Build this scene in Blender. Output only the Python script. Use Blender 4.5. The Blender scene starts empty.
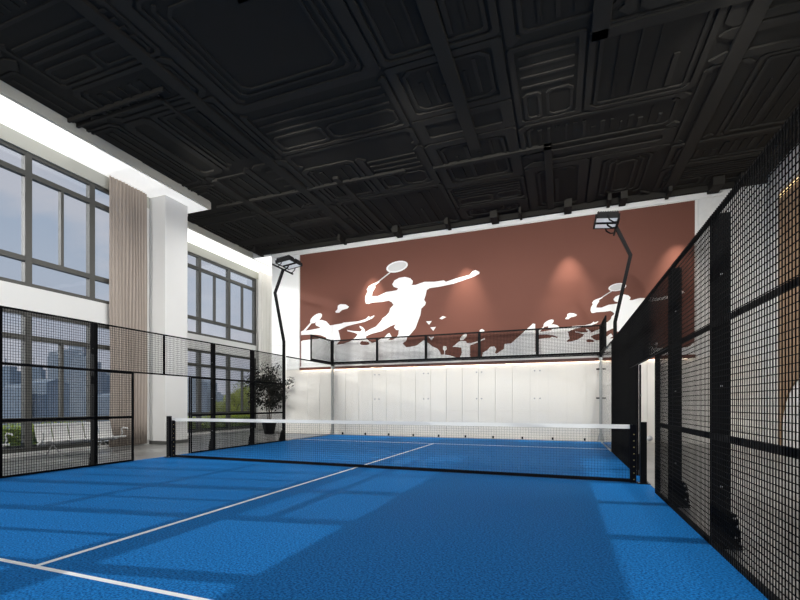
import bpy, bmesh, math, random
from mathutils import Vector, Matrix
from mathutils.geometry import tessellate_polygon
random.seed(7)
C = bpy.context.scene.collection
PI = math.pi

# ------------------------------------------------------------ materials
def mat(name, col, rough=0.6, metal=0.0, spec=0.5, noise=0.0, nscale=8.0, bump=0.0, bscale=40.0, emit=None, estr=0.0):
    m = bpy.data.materials.new(name); m.use_nodes = True
    nt = m.node_tree; b = nt.nodes['Principled BSDF']
    b.inputs['Base Color'].default_value = (*col, 1); b.inputs['Roughness'].default_value = rough
    b.inputs['Metallic'].default_value = metal; b.inputs['Specular IOR Level'].default_value = spec
    tc = nt.nodes.new('ShaderNodeTexCoord')
    if noise > 0:
        n = nt.nodes.new('ShaderNodeTexNoise'); n.inputs['Scale'].default_value = nscale; n.inputs['Detail'].default_value = 4
        nt.links.new(tc.outputs['Object'], n.inputs['Vector'])
        r = nt.nodes.new('ShaderNodeMix'); r.data_type = 'RGBA'
        r.inputs['A'].default_value = (*[max(0, c*(1-noise)) for c in col], 1)
        r.inputs['B'].default_value = (*[min(1, c*(1+noise)) for c in col], 1)
        nt.links.new(n.outputs['Fac'], r.inputs['Factor']); nt.links.new(r.outputs['Result'], b.inputs['Base Color'])
    if bump > 0:
        n2 = nt.nodes.new('ShaderNodeTexNoise'); n2.inputs['Scale'].default_value = bscale; n2.inputs['Detail'].default_value = 5
        nt.links.new(tc.outputs['Object'], n2.inputs['Vector'])
        bp_ = nt.nodes.new('ShaderNodeBump'); bp_.inputs['Strength'].default_value = bump; bp_.inputs['Distance'].default_value = 0.01
        nt.links.new(n2.outputs['Fac'], bp_.inputs['Height']); nt.links.new(bp_.outputs['Normal'], b.inputs['Normal'])
    if emit:
        b.inputs['Emission Color'].default_value = (*emit, 1); b.inputs['Emission Strength'].default_value = estr
    return m

def glass(name, tint, ior=1.45, rough=0.0):
    m = bpy.data.materials.new(name); m.use_nodes = True
    nt = m.node_tree; nt.nodes.clear()
    out = nt.nodes.new('ShaderNodeOutputMaterial'); mix = nt.nodes.new('ShaderNodeMixShader')
    tr = nt.nodes.new('ShaderNodeBsdfTransparent'); gl = nt.nodes.new('ShaderNodeBsdfGlossy')
    lw = nt.nodes.new('ShaderNodeLayerWeight'); lw.inputs['Blend'].default_value = 0.5
    pw = nt.nodes.new('ShaderNodeMath'); pw.operation = 'POWER'; pw.inputs[1].default_value = 5.0; nt.links.new(lw.outputs['Facing'], pw.inputs[0])
    fr = nt.nodes.new('ShaderNodeMath'); fr.operation = 'MULTIPLY_ADD'; fr.inputs[1].default_value = 0.9; fr.inputs[2].default_value = 0.03; nt.links.new(pw.outputs[0], fr.inputs[0])
    tr.inputs['Color'].default_value = (*tint, 1); gl.inputs['Roughness'].default_value = rough
    nt.links.new(fr.outputs[0], mix.inputs['Fac']); nt.links.new(tr.outputs[0], mix.inputs[1]); nt.links.new(gl.outputs[0], mix.inputs[2])
    nt.links.new(mix.outputs[0], out.inputs['Surface'])
    return m

def turf():
    m = mat('blue_turf', (0.02, 0.13, 0.40), rough=0.5, spec=0.04)
    nt = m.node_tree; b = nt.nodes['Principled BSDF']
    tc = nt.nodes.new('ShaderNodeTexCoord')
    n = nt.nodes.new('ShaderNodeTexNoise'); n.inputs['Scale'].default_value = 58; n.inputs['Detail'].default_value = 2; n.inputs['Roughness'].default_value = 0.6
    mp = nt.nodes.new('ShaderNodeMapping'); mp.inputs['Rotation'].default_value = (0, 0, 0.5); mp.inputs['Scale'].default_value = (1, 0.8, 1)
    nt.links.new(tc.outputs['Object'], mp.inputs['Vector']); nt.links.new(mp.outputs['Vector'], n.inputs['Vector'])
    cr = nt.nodes.new('ShaderNodeValToRGB')
    cr.color_ramp.elements[0].position = 0.40; cr.color_ramp.elements[0].color = (0.007, 0.086, 0.262, 1)
    cr.color_ramp.elements[1].position = 0.60; cr.color_ramp.elements[1].color = (0.021, 0.212, 0.585, 1)
    nt.links.new(n.outputs['Fac'], cr.inputs['Fac']); nt.links.new(cr.outputs['Color'], b.inputs['Base Color'])
    b.inputs['IOR'].default_value = 1.05; b.inputs['Specular IOR Level'].default_value = 0.5
    bu = nt.nodes.new('ShaderNodeBump'); bu.inputs['Strength'].default_value = 0.2; bu.inputs['Distance'].default_value = 0.008
    nt.links.new(n.outputs['Fac'], bu.inputs['Height']); nt.links.new(bu.outputs['Normal'], b.inputs['Normal'])
    return m

def tiles():
    m = mat('grey_floor_tile', (0.30, 0.30, 0.29), rough=0.3)
    nt = m.node_tree; b = nt.nodes['Principled BSDF']
    tc = nt.nodes.new('ShaderNodeTexCoord'); br = nt.nodes.new('ShaderNodeTexBrick')
    br.offset = 0.0; br.inputs['Scale'].default_value = 1.0
    br.inputs['Color1'].default_value = (0.27, 0.27, 0.26, 1); br.inputs['Color2'].default_value = (0.33, 0.33, 0.32, 1)
    br.inputs['Mortar'].default_value = (0.16, 0.16, 0.155, 1); br.inputs['Mortar Size'].default_value = 0.006
    br.inputs['Brick Width'].default_value = 0.8; br.inputs['Row Height'].default_value = 0.8
    nt.links.new(tc.outputs['Object'], br.inputs['Vector'])
    nz = nt.nodes.new('ShaderNodeTexNoise'); nz.inputs['Scale'].default_value = 3; nz.inputs['Detail'].default_value = 6
    nt.links.new(tc.outputs['Object'], nz.inputs['Vector'])
    mx = nt.nodes.new('ShaderNodeMix'); mx.data_type = 'RGBA'; mx.blend_type = 'MULTIPLY'; mx.inputs['Factor'].default_value = 0.35
    nt.links.new(br.outputs['Color'], mx.inputs['A']); nt.links.new(nz.outputs['Fac'], mx.inputs['B'])
    nt.links.new(mx.outputs['Result'], b.inputs['Base Color'])
    return m

def facade(name, col, win):
    m = mat(name, col, rough=1.0, spec=0.0)
    nt = m.node_tree; b = nt.nodes['Principled BSDF']
    tc = nt.nodes.new('ShaderNodeTexCoord'); br = nt.nodes.new('ShaderNodeTexBrick')
    sp = nt.nodes.new('ShaderNodeSeparateXYZ'); cb = nt.nodes.new('ShaderNodeCombineXYZ'); ad = nt.nodes.new('ShaderNodeMath')
    nt.links.new(tc.outputs['Object'], sp.inputs[0]); nt.links.new(sp.outputs['X'], ad.inputs[0]); nt.links.new(sp.outputs['Y'], ad.inputs[1])
    nt.links.new(ad.outputs[0], cb.inputs['X']); nt.links.new(sp.outputs['Z'], cb.inputs['Y'])
    br.offset = 0.0; br.inputs['Scale'].default_value = 1.0
    br.inputs['Color1'].default_value = (*col, 1); br.inputs['Color2'].default_value = (*[c*0.9 for c in col], 1)
    br.inputs['Mortar'].default_value = (*win, 1); br.inputs['Mortar Size'].default_value = 0.3
    br.inputs['Brick Width'].default_value = 2.6; br.inputs['Row Height'].default_value = 3.4
    nt.links.new(cb.outputs[0], br.inputs['Vector']); nt.links.new(br.outputs['Color'], b.inputs['Base Color'])
    return m

M = {
 'black': mat('black_powder_coat', (0.0045, 0.0045, 0.005), rough=0.6, spec=0.12),
 'wire': mat('black_wire', (0.004, 0.004, 0.004), rough=0.7, spec=0.06),
 'track': mat('black_track_paint', (0.039, 0.0365, 0.032), rough=0.85, spec=0.06),
 'ceil': mat('black_ceiling_paint', (0.031, 0.029, 0.0255), rough=0.9, spec=0.05),
 'duct': mat('black_duct_paint', (0.039, 0.0365, 0.032), rough=0.9, spec=0.05),
 'white': mat('white_plaster', (0.78, 0.78, 0.76), rough=0.8, noise=0.02, nscale=2),
 'stucco': mat('rough_white_plaster', (0.74, 0.74, 0.72), rough=0.9, noise=0.10, nscale=6, bump=1.0, bscale=9),
 'clad': mat('white_cladding', (0.76, 0.735, 0.69), rough=0.5),
 'bright': mat('bright_white_panel', (0.88, 0.88, 0.87), rough=0.6),
 'seam': mat('cladding_seam', (0.66, 0.64, 0.61), rough=0.9),
 'beige': mat('greige_beam_paint', (0.52, 0.52, 0.46), rough=0.8),
 'cornice': mat('cornice_paint', (0.70, 0.68, 0.58), rough=0.8),
 'frame': mat('grey_window_frame', (0.075, 0.075, 0.068), rough=0.5),
 'glass': glass('window_glass', (0.93, 0.95, 0.97)),
 'cglass': glass('court_glass', (0.985, 0.985, 0.978), ior=1.5),
 'curtain': mat('taupe_curtain_cloth', (0.40, 0.345, 0.30), rough=0.95, spec=0.1, noise=0.06, nscale=3),
 'sheer': mat('cream_curtain_cloth', (0.78, 0.76, 0.72), rough=0.95, spec=0.1),
 'brown': mat('terracotta_brown_panel', (0.150, 0.062, 0.045), rough=0.7, spec=0.12, noise=0.04, nscale=1.2),
 'mwhite': mat('mural_white', (0.80, 0.80, 0.79), rough=0.6),
 'mgrey': mat('mural_pale_grey', (0.58, 0.58, 0.57), rough=0.6),
 'turf': turf(), 'line': mat('white_line_fibre', (0.9, 0.9, 0.88), rough=0.7),
 'tile': tiles(),
 'base': mat('dark_baseboard', (0.09, 0.09, 0.085), rough=0.5),
 'steel': mat('galvanised_steel', (0.36, 0.37, 0.36), rough=0.4, metal=0.6),
 'bolt': mat('bolt_metal', (0.42, 0.42, 0.42), rough=0.35, metal=0.9),
 'ybolt': mat('brass_bolt', (0.42, 0.34, 0.14), rough=0.4, metal=0.6),
 'rail': mat('satin_rail_edge', (0.5, 0.5, 0.46), rough=0.4, metal=0.5),
 'tape': mat('white_net_tape', (0.74, 0.74, 0.71), rough=0.8),
 'cord': mat('black_net_cord', (0.006, 0.006, 0.008), rough=0.9),
 'bench': mat('white_seat_metal', (0.72, 0.72, 0.71), rough=0.35),
 'chrome': mat('chrome_legs', (0.5, 0.5, 0.5), rough=0.4, metal=0.3),
 'pot': mat('black_plant_pot', (0.005, 0.005, 0.005), rough=0.5, spec=0.1),
 'soil': mat('potting_soil', (0.03, 0.02, 0.015), rough=1.0),
 'bark': mat('brown_bark', (0.10, 0.075, 0.055), rough=0.95, noise=0.3, nscale=20),
 'pleaf': mat('dark_olive_leaf', (0.016, 0.017, 0.013), rough=0.6, spec=0.2, noise=0.5, nscale=9),
 'leaf1': mat('yellow_green_leaf', (0.40, 0.43, 0.12), rough=0.8, noise=0.45, nscale=5, spec=0.1),
 'leaf2': mat('mid_green_leaf', (0.15, 0.20, 0.06), rough=0.8, noise=0.5, nscale=5, spec=0.1),
 'hedge': mat('hedge_leaf', (0.46, 0.55, 0.06), rough=0.8, noise=0.5, nscale=6, spec=0.1),
 'planter': mat('dark_planter', (0.02, 0.02, 0.025), rough=0.7),
 'pave': mat('terrace_paving', (0.35, 0.35, 0.34), rough=0.9, noise=0.1, nscale=2),
 'land': mat('hazy_city_ground', (0.20, 0.26, 0.33), rough=1.0, spec=0.0, noise=0.15, nscale=0.02),  # aerial haze included in the ground colour
 'wood': mat('brown_veneer', (0.30, 0.19, 0.10), rough=0.5, noise=0.25, nscale=3),
 'lens': mat('floodlight_lens', (0.5, 0.52, 0.54), rough=0.12, emit=(0.9, 0.95, 1.0), estr=0.35),
 'cove': mat('soffit_glow_full', (0.8, 0.8, 0.78), rough=0.6, emit=(1.0, 0.99, 0.96), estr=1.3),
 'cove_fade2': mat('soffit_glow_fade_b', (0.8, 0.8, 0.78), rough=0.6, emit=(1.0, 0.99, 0.96), estr=0.85),  # weaker emission copies, painting the light's fade toward the column
 'cove_fade3': mat('soffit_glow_fade_c', (0.8, 0.8, 0.78), rough=0.6, emit=(1.0, 0.99, 0.96), estr=0.72),
 'cove_fade4': mat('soffit_glow_fade_d', (0.8, 0.8, 0.78), rough=0.6, emit=(1.0, 0.99, 0.96), estr=0.60),
 'ledw': mat('warm_led_strip', (0.8, 0.8, 0.7), rough=0.6, emit=(1.0, 0.84, 0.62), estr=44.0),
 'ledy': mat('golden_led_strip', (0.8, 0.7, 0.5), rough=0.6, emit=(1.0, 0.72, 0.35), estr=2.0),
 'grey': mat('grey_plastic', (0.30, 0.31, 0.33), rough=0.4),
}
for k_ in ('black', 'wire', 'cord'): M[k_].node_tree.nodes['Principled BSDF'].inputs['IOR'].default_value = 1.18; M[k_].node_tree.nodes['Principled BSDF'].inputs['Specular IOR Level'].default_value = 0.5
TW = [facade('blue_haze_facade', (0.30, 0.36, 0.42), (0.24, 0.30, 0.37)), facade('slate_haze_facade', (0.33, 0.38, 0.43), (0.27, 0.32, 0.38)),
      facade('pale_haze_facade', (0.38, 0.42, 0.46), (0.33, 0.37, 0.42))]  # distance haze mixed into all the facade colours

# ------------------------------------------------------------ mesh helpers
class MB:
    def __init__(s): s.v = []; s.f = []
    def box(s, x0, x1, y0, y1, z0, z1):
        n = len(s.v)
        s.v += [(x0,y0,z0),(x1,y0,z0),(x1,y1,z0),(x0,y1,z0),(x0,y0,z1),(x1,y0,z1),(x1,y1,z1),(x0,y1,z1)]
        s.f += [tuple(n+i for i in q) for q in ((0,3,2,1),(4,5,6,7),(0,1,5,4),(1,2,6,5),(2,3,7,6),(3,0,4,7))]
        return s
    def tube(s, pts, r, n=8, r2=None, cap=True):
        pts = [Vector(p) for p in pts]; rings = []
        for i, p in enumerate(pts):
            d = (pts[min(i+1, len(pts)-1)] - pts[max(i-1, 0)]).normalized()
            up = Vector((0,0,1)) if abs(d.z) < 0.9 else Vector((0,1,0))
            a = d.cross(up).normalized(); b = a.cross(d)
            rr = r if r2 is None else r + (r2-r)*i/(len(pts)-1)
            base = len(s.v)
            for k in range(n):
                t = 2*PI*k/n + PI/n
                s.v.append(tuple(p + a*(rr*math.cos(t)) + b*(rr*math.sin(t))))
            rings.append(base)
        for i in range(len(rings)-1):
            for k in range(n):
                k2 = (k+1) % n
                s.f.append((rings[i]+k, rings[i]+k2, rings[i+1]+k2, rings[i+1]+k))
        if cap:
            s.f.append(tuple(rings[0]+k for k in reversed(range(n)))); s.f.append(tuple(rings[-1]+k for k in range(n)))
        return s
    def lathe(s, prof, cx=0, cy=0, n=24):
        base = len(s.v)
        for r, z in prof:
            for k in range(n):
                t = 2*PI*k/n; s.v.append((cx+r*math.cos(t), cy+r*math.sin(t), z))
        for i in range(len(prof)-1):
            for k in range(n):
                k2 = (k+1) % n
                s.f.append((base+i*n+k, base+i*n+k2, base+(i+1)*n+k2, base+(i+1)*n+k))
        s.f.append(tuple(base+k for k in reversed(range(n)))); s.f.append(tuple(base+(len(prof)-1)*n+k for k in range(n)))
        return s
    def prism(s, prof, axis, a, b):   # prof: 2D list; axis 'x' or 'y' extrusion
        n = len(s.v); m = len(prof)
        for t in (a, b):
            for p, q in prof:
                s.v.append((t, p, q) if axis == 'x' else (p, t, q))
        s.f.append(tuple(n+i for i in range(m))); s.f.append(tuple(n+m+i for i in reversed(range(m))))
        for i in range(m):
            j = (i+1) % m; s.f.append((n+i, n+m+i, n+m+j, n+j))
        return s
    def leaf(s, c, sz):
        d = Vector((random.gauss(0,1), random.gauss(0,1), random.gauss(0,0.7))).normalized()
        e = d.cross(Vector((random.random(), random.random(), random.random()+0.1))).normalized()
        c = Vector(c); n = len(s.v)
        s.v += [tuple(c - d*sz), tuple(c + e*sz*0.42), tuple(c + d*sz), tuple(c - e*sz*0.42)]
        s.f.append((n, n+1, n+2, n+3)); return s
    def build(s, name, m, parent=None, loc=None, smooth=False, bevel=0):
        me = bpy.data.meshes.new(name); me.from_pydata([tuple(v) for v in s.v], [], s.f); me.validate()
        bm = bmesh.new(); bm.from_mesh(me); bmesh.ops.recalc_face_normals(bm, faces=bm.faces); bm.to_mesh(me); bm.free()
        me.materials.append(m); o = bpy.data.objects.new(name, me); C.objects.link(o)
        if smooth:
            for p in me.polygons: p.use_smooth = True
        if parent: o.parent = parent
        if loc: o.location = loc
        if bevel:
            bv = o.modifiers.new('bevel', 'BEVEL'); bv.width = bevel; bv.segments = 2; bv.limit_method = 'ANGLE'
        return o

def tag(o, label, cat, group=None, kind=None):
    o['label'] = label; o['category'] = cat
    if group: o['group'] = group
    if kind: o['kind'] = kind
    return o
def thing(name, label, cat, loc=(0,0,0), rz=0, group=None):
    o = bpy.data.objects.new(name, None); C.objects.link(o); o.empty_display_size = 0.1
    o.location = loc; o.rotation_euler = (0, 0, rz); return tag(o, label, cat, group)
def struct(name, mb, m, parent=None, **k):
    o = mb.build(name, m, parent, **k)
    if parent is None: o['kind'] = 'structure'
    return o
def sempty(name):
    o = bpy.data.objects.new(name, None); C.objects.link(o); o['kind'] = 'structure'; return o
def dup(root, loc=None, label=None, group=None):
    r = root.copy(); C.objects.link(r)
    if loc is not None: r.location = loc
    if label: r['label'] = label
    if group: r['group'] = group
    for ch in list(root.children):
        c = ch.copy(); C.objects.link(c); c.parent = r
        for g in list(ch.children):
            d = g.copy(); C.objects.link(d); d.parent = c
    return r

# ------------------------------------------------------------ main dimensions
XL, XR = -5.09, 4.97          # court fence planes
YB = 10.0                     # back glass
YW = 10.45                    # back wall
XW1, XW2 = -8.52, -10.4       # window walls of the two bays
XRW = 9.52                    # right wall
YR = -13.0                    # rear end of what is built
ZC = 8.28                     # underside of black ceiling

# ------------------------------------------------------------ setting: floor, walls, ceiling
struct('floor', MB().box(-10.9, 9.9, YR, 15.2, -0.2, -0.012), M['tile'])
w = MB().box(-8.3, XRW, YW, YW+0.25, -0.012, ZC+0.3)
struct('wall_back', w, M['white'])
struct('wall_back_right', MB().box(7.78, XRW-0.01, YW-0.05, YW-0.002, -0.011, ZC-0.32), M['stucco'])
struct('wall_right', MB().box(XRW, XRW+0.25, YR, YW+0.25, -0.012, ZC+0.4), M['white'])
struct('wall_bay_side', MB().box(-8.3, -8.05, YW+0.25, 14.8, -0.012, ZC+0.3), M['white'])
struct('wall_bay_end', MB().box(-10.9, -8.05, 14.8, 15.05, -0.012, ZC+0.3), M['white'])

# window openings
def window_wall(tag_, x, y0, y1, mull, end_y):
    # solid parts of the wall: spandrel, head beam, low kerb
    xo = x - 0.27
    beam = MB().box(xo, x, y0, y1, 7.69, ZC+0.3)
    struct('wall_left_head_' + tag_, beam, M['beige'])
    sp = MB().box(xo, x, y0, y1, 3.64, 4.27)
    struct('wall_left_spandrel_' + tag_, sp, M['white'])
    struct('trim_kerb_' + tag_, MB().box(xo, x, y0, y1, -0.012, 0.085), M['white'])
def window_unit(name, x, y0, y1, z0, z1, upper, first=False):
    # one glazed unit between two wide mullions
    root = sempty(name); xc = x - 0.09
    f = MB()
    d0, d1 = xc-0.05, xc+0.05
    f.box(d0, d1, y0+0.095, y1-0.095, z0, z0+0.10); f.box(d0, d1, y0+0.095, y1-0.095, z1-0.10, z1)
    for y in ((y0, y1) if first else (y1,)):
        f.box(xc-0.09, xc+0.055, y-0.095, y+0.095, z0, z1)
    if upper: ts = (4.97, 7.13)
    else: ts = (0.88, 2.98)
    for t in ts: f.box(xc-0.08, xc+0.055, y0+0.09, y1-0.09, t-0.065, t+0.065)
    ym = (y0+y1)/2
    f.box(d0-0.005, d1+0.003, ym-0.045, ym+0.045, ts[0]+0.06, ts[1]-0.06)
    f.build('window_frame', M['frame'], root)
    MB().box(xc-0.006, xc+0.006, y0+0.1, y1-0.1, z0+0.02, z1-0.02).build('window_pane', M['glass'], root)
    return root
n = 1
window_wall('near', XW1, YR, 3.05, None, None)
p = 1.93; ys = [0.85 - p*k for k in range(8)][::-1] + [0.85+p]
for a, b in zip(ys[:-1], ys[1:]):
    if b > 2.0: b = 2.4
    window_unit('window_%d' % n, XW1, a, b, 0.085, 3.64, False, a == ys[0]); n += 1
    window_unit('window_%d' % n, XW1, a, b, 4.27, 7.69, True, a == ys[0]); n += 1
struct('wall_left_return', MB().box(XW1-0.27, XW1-0.001, 2.5, 3.05, 0.085, 7.69), M['white'])
window_wall('far', XW2, 4.1, 14.8, None, None)
ys2 = [5.86, 8.0, 10.14, 12.38]
for a, b in zip(ys2[:-1], ys2[1:]):
    window_unit('window_%d' % n, XW2, a, b, 0.085, 3.64, False, a == ys2[0]); n += 1
    window_unit('window_%d' % n, XW2, a, b, 4.27, 7.69, True, a == ys2[0]); n += 1
struct('wall_left_far_end', MB().box(XW2-0.27, XW2-0.001, 12.46, 14.8, 0.085, 7.69), M['white'])
struct('wall_left_far_start', MB().box(XW2-0.27, XW2-0.001, 4.1, 5.78, 0.085, 7.69), M['white'])
struct('wall_recess', MB().box(XW2-0.27, XW1-0.3, 3.85, 4.098, -0.012, ZC+0.3), M['white'])
# column
struct('wall_column', MB().box(-9.0, -7.86, 3.06, 4.14, -0.012, ZC-0.226), M['white'], bevel=0.01)
struct('baseboard_column', MB().box(-9.0, -7.845, 3.045, 4.155, -0.011, 0.10), M['base'])

# cornices (white edge + soffit whose stepped surface glow stands in for cove lighting)
def cornice(tag_, xe, xw, y0, y1, secs):
    struct('trim_cornice_' + tag_, MB().box(xe-0.10, xe, y0, y1, ZC-0.21, ZC+0.049), M['cornice'])
    struct('ceiling_soffit_' + tag_, MB().box(xw, xe-0.1, y0, y1, ZC-0.205, ZC+0.02), M['white'])
    for k, (a, b, mt, lb) in enumerate(secs):
        o = MB().box(xw+0.002, xe-0.101, a, b, ZC-0.225, ZC-0.206).build('soffit_glow_panel', M[mt])
        tag(o, lb, 'ceiling light', 'glowing soffit panels over the windows')  # emissive panels standing in for cove lighting
cornice('near', -7.33, XW1, YR, 4.68, [(YR, 0.0, 'cove', 'soffit panel with the brightest painted glow, over the windows nearest the camera'), (0.0, 1.2, 'cove_fade2', 'soffit panel with slightly dimmer painted glow before the taupe curtain'), (1.2, 2.6, 'cove_fade3', 'soffit panel with soft painted glow above the taupe curtain'), (2.6, 4.67, 'cove_fade4', 'soffit panel with the dimmest painted glow, around the head of the white column')])
struct('trim_cornice_end', MB().box(-8.51, -7.33, 4.681, 4.73, ZC-0.21, ZC+0.02), M['cornice'])
struct('ceiling_soffit_step', MB().box(-10.3, -8.521, 4.1, 4.94, ZC-0.2, ZC+0.02), M['white'])
cornice('far', -9.25, XW2, 4.95, 14.8, [(4.99, 14.7, 'cove', 'long soffit panel with bright painted glow over the far windows behind the column')])
struct('ceiling_soffit_recess', MB().box(-9.24, -8.3, YW-0.12, 14.8, ZC-0.205, ZC+0.02), M['white'])
tag(MB().box(-9.24, -8.31, YW+0.0, 14.7, ZC-0.225, ZC-0.206).build('soffit_glow_panel', M['cove']), 'short soffit panel with painted glow in the far corner above the cream curtain', 'ceiling light', 'glowing soffit panels over the windows')
# crown band on back wall
cb = MB().box(-9.25, XRW, YW-0.10, YW-0.002, ZC-0.13, ZC+0.02); cb.box(-8.3, XRW, YW-0.05, YW-0.002, ZC-0.31, ZC-0.13)
struct('trim_crown_back', cb, M['white'])

# black ceiling: slab with relief of shallow loops and bars
X0, X1, Y0, Y1 = -9.26, XRW, YR, YW-0.10
c = MB(); c.box(X0, X1, Y0, Y1, ZC+0.05, ZC+0.25)
def loop(mb, x0, x1, y0, y1, wd, z0, open_=None, cut=0.0):
    # rectangular loop with chamfered corners made of flat bars
    ch = min(random.choice([0.06, 0.10, 0.16]), (x1-x0)*0.2, (y1-y0)*0.2) if cut else 0
    o_ = [(x0+ch,y0),(x1-ch,y0),(x1,y0+ch),(x1,y1-ch),(x1-ch,y1),(x0+ch,y1),(x0,y1-ch),(x0,y0+ch)] if ch else [(x0,y0),(x1,y0),(x1,y1),(x0,y1)]
    m = len(o_)
    cx, cy = (x0+x1)/2, (y0+y1)/2
    i_ = [(cx+(px-cx)*(1-2*wd/(x1-x0)), cy+(py-cy)*(1-2*wd/(y1-y0))) for px, py in o_]
    for k in range(m):
        if open_ is not None and k in open_: continue
        j = (k+1) % m; b = len(mb.v)
        for z in (z0, ZC+0.06):
            mb.v += [(*o_[k], z), (*o_[j], z), (*i_[j], z), (*i_[k], z)]
        mb.f += [(b,b+1,b+2,b+3),(b+4,b+7,b+6,b+5),(b,b+4,b+5,b+1),(b+1,b+5,b+6,b+2),(b+2,b+6,b+7,b+3),(b+3,b+7,b+4,b)]
def split(a, b, step):
    n_ = max(1, round((b-a)/step)); e_ = [a + (b-a)*k/n_ + (random.uniform(-0.22, 0.22)*step if 0 < k < n_ else 0) for k in range(n_+1)]
    return list(zip(e_[:-1], e_[1:]))
rb = MB()
mods = []
for ci, (a0, b0) in enumerate(split(X0, X1, 2.9)):
    for (e0, f0) in split(Y0, Y1-0.15, 3.3):
        k_ = random.random()
        if k_ < 0.28: m_ = a0 + (b0-a0)*random.uniform(0.3, 0.7); mods += [(a0, m_, e0, f0), (m_, b0, e0, f0)]
        elif k_ < 0.52: m_ = e0 + (f0-e0)*random.uniform(0.3, 0.7); mods += [(a0, b0, e0, m_), (a0, b0, m_, f0)]
        else: mods.append((a0, b0, e0, f0))
if True:
    for (a0, b0, e0, f0) in mods:
        a, b, e, f = a0+0.03, b0-0.03, e0+0.03, f0-0.03
        wd = random.choice([0.08, 0.12, 0.2, 0.26])
        op = random.choice([None, None, [0], [2], [3], [1, 2]])
        if random.random() < 0.5 and op: op = None if random.random() < 0.3 else op
        loop(rb, a, b, e, f, wd, ZC+random.choice([0.0, 0.008, 0.014]), open_=None if op is None else [k*2 for k in op], cut=True)
        a += wd+0.07; b -= wd+0.07; e += wd+0.07; f -= wd+0.07
        if b-a < 0.6 or f-e < 0.6: continue
        kind = random.random()
        if kind < 0.55:       # nested thin loop plus parallel bars
            loop(rb, a, b, e, f, 0.07, ZC+0.016, open_=random.choice([None, [0], [4], [2, 3]]), cut=True)
            a += 0.2; b -= 0.2; e += 0.2; f -= 0.2
            m_ = max(2, int((b-a)/random.choice([0.2, 0.28])))
            for q in range(m_):
                x = a + (b-a)*(q+0.5)/m_; tt = random.choice([0.04, 0.07, 0.10]); l0 = e + (f-e)*random.choice([0, 0, 0.25, 0.5])
                (rb if q % 2 else c).box(x-tt/2, x+tt/2, l0, f, ZC+random.choice([0.015, 0.022, 0.03]), ZC+0.06)
        elif kind < 0.8:      # cross bars and a small rounded loop
            m_ = random.choice([3, 4, 5]); ys_ = e + (f-e)*0.55
            for q in range(m_):
                y = e + (ys_-e)*(q+0.5)/m_; rb.box(a, b, y-0.035, y+0.035, ZC+0.02, ZC+0.06)
            xm = a + (b-a)*random.uniform(0.4, 0.6)
            loop(rb, a, xm-0.05, ys_+0.08, f, 0.08, ZC+0.014, cut=True); loop(rb, xm+0.05, b, ys_+0.08, f, 0.06, ZC+0.02, cut=True)
        else:
            k_ = 0
            while b-a > 0.5 and f-e > 0.5 and k_ < 3:
                loop(rb, a, b, e, f, 0.06, ZC+0.016, open_=[[4], [0], None][k_], cut=True); a += 0.17; b -= 0.17; e += 0.17; f -= 0.17; k_ += 1
struct('ceiling_tracks', rb, M['track'])
c.box(X0+0.35, X1, Y1-0.14, Y1, 8.13, ZC+0.06)
struct('ceiling', c, M['ceil'])
# ducts hung under the slab
def duct(pts, wd, hh, label, grp='black ducts under the ceiling'):
    mb = MB(); hh *= 0.7
    for (xa, ya), (xb, yb) in zip(pts[:-1], pts[1:]):
        xa_, xb_ = min(xa, xb)-wd/2, max(xa, xb)+wd/2; ya_, yb_ = min(ya, yb)-wd/2, max(ya, yb)+wd/2
        mb.box(xa_, xb_, ya_, yb_, ZC-hh, ZC+0.055)
    o = mb.build('ceiling_duct', M['duct'], bevel=0.015); return tag(o, label, 'duct', grp)
duct([(-6.95,-11.5),(-6.95,-5.0),(-4.2,-5.0)], 0.24, 0.07, 'black duct turning inward near the near left windows')
duct([(-7.28,-0.66),(-4.6,-0.66),(-4.6,1.9)], 0.08, 0.07, 'black pipe pair whose end overlaps the white cornice, far one')
duct([(-7.28,-0.92),(-4.3,-0.92)], 0.07, 0.07, 'black pipe pair whose end overlaps the white cornice, near one')
duct([(-3.9,-12.0),(-3.9,9.6)], 0.28, 0.07, 'long black duct running the length of the hall left of centre')
duct([(-1.2,-9.0),(-1.2,-2.4),(1.6,-2.4),(1.6,4.5)], 0.30, 0.065, 'black duct with a double bend above the net')
duct([(-6.1,3.4),(-6.1,9.8)], 0.20, 0.06, 'black duct above the left side of the court near the back wall')
duct([(0.4,5.4),(3.4,5.4),(3.4,10.0)], 0.22, 0.06, 'black duct bending toward the back wall right of centre')
duct([(4.4,-12),(4.4,1.2),(6.9,1.2),(6.9,9.9)], 0.30, 0.065, 'black duct with a bend above the right fence')
duct([(-2.6,4.8),(-2.6,10.1)], 0.18, 0.05, 'black duct above the large white player')
duct([(-7.3,5.15),(-0.6,5.15)], 0.16, 0.05, 'black cross duct level with the end of the near cornice')
duct([(-3.6,-6.3),(3.9,-6.3)], 0.18, 0.05, 'black cross duct nearest the camera')
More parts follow.
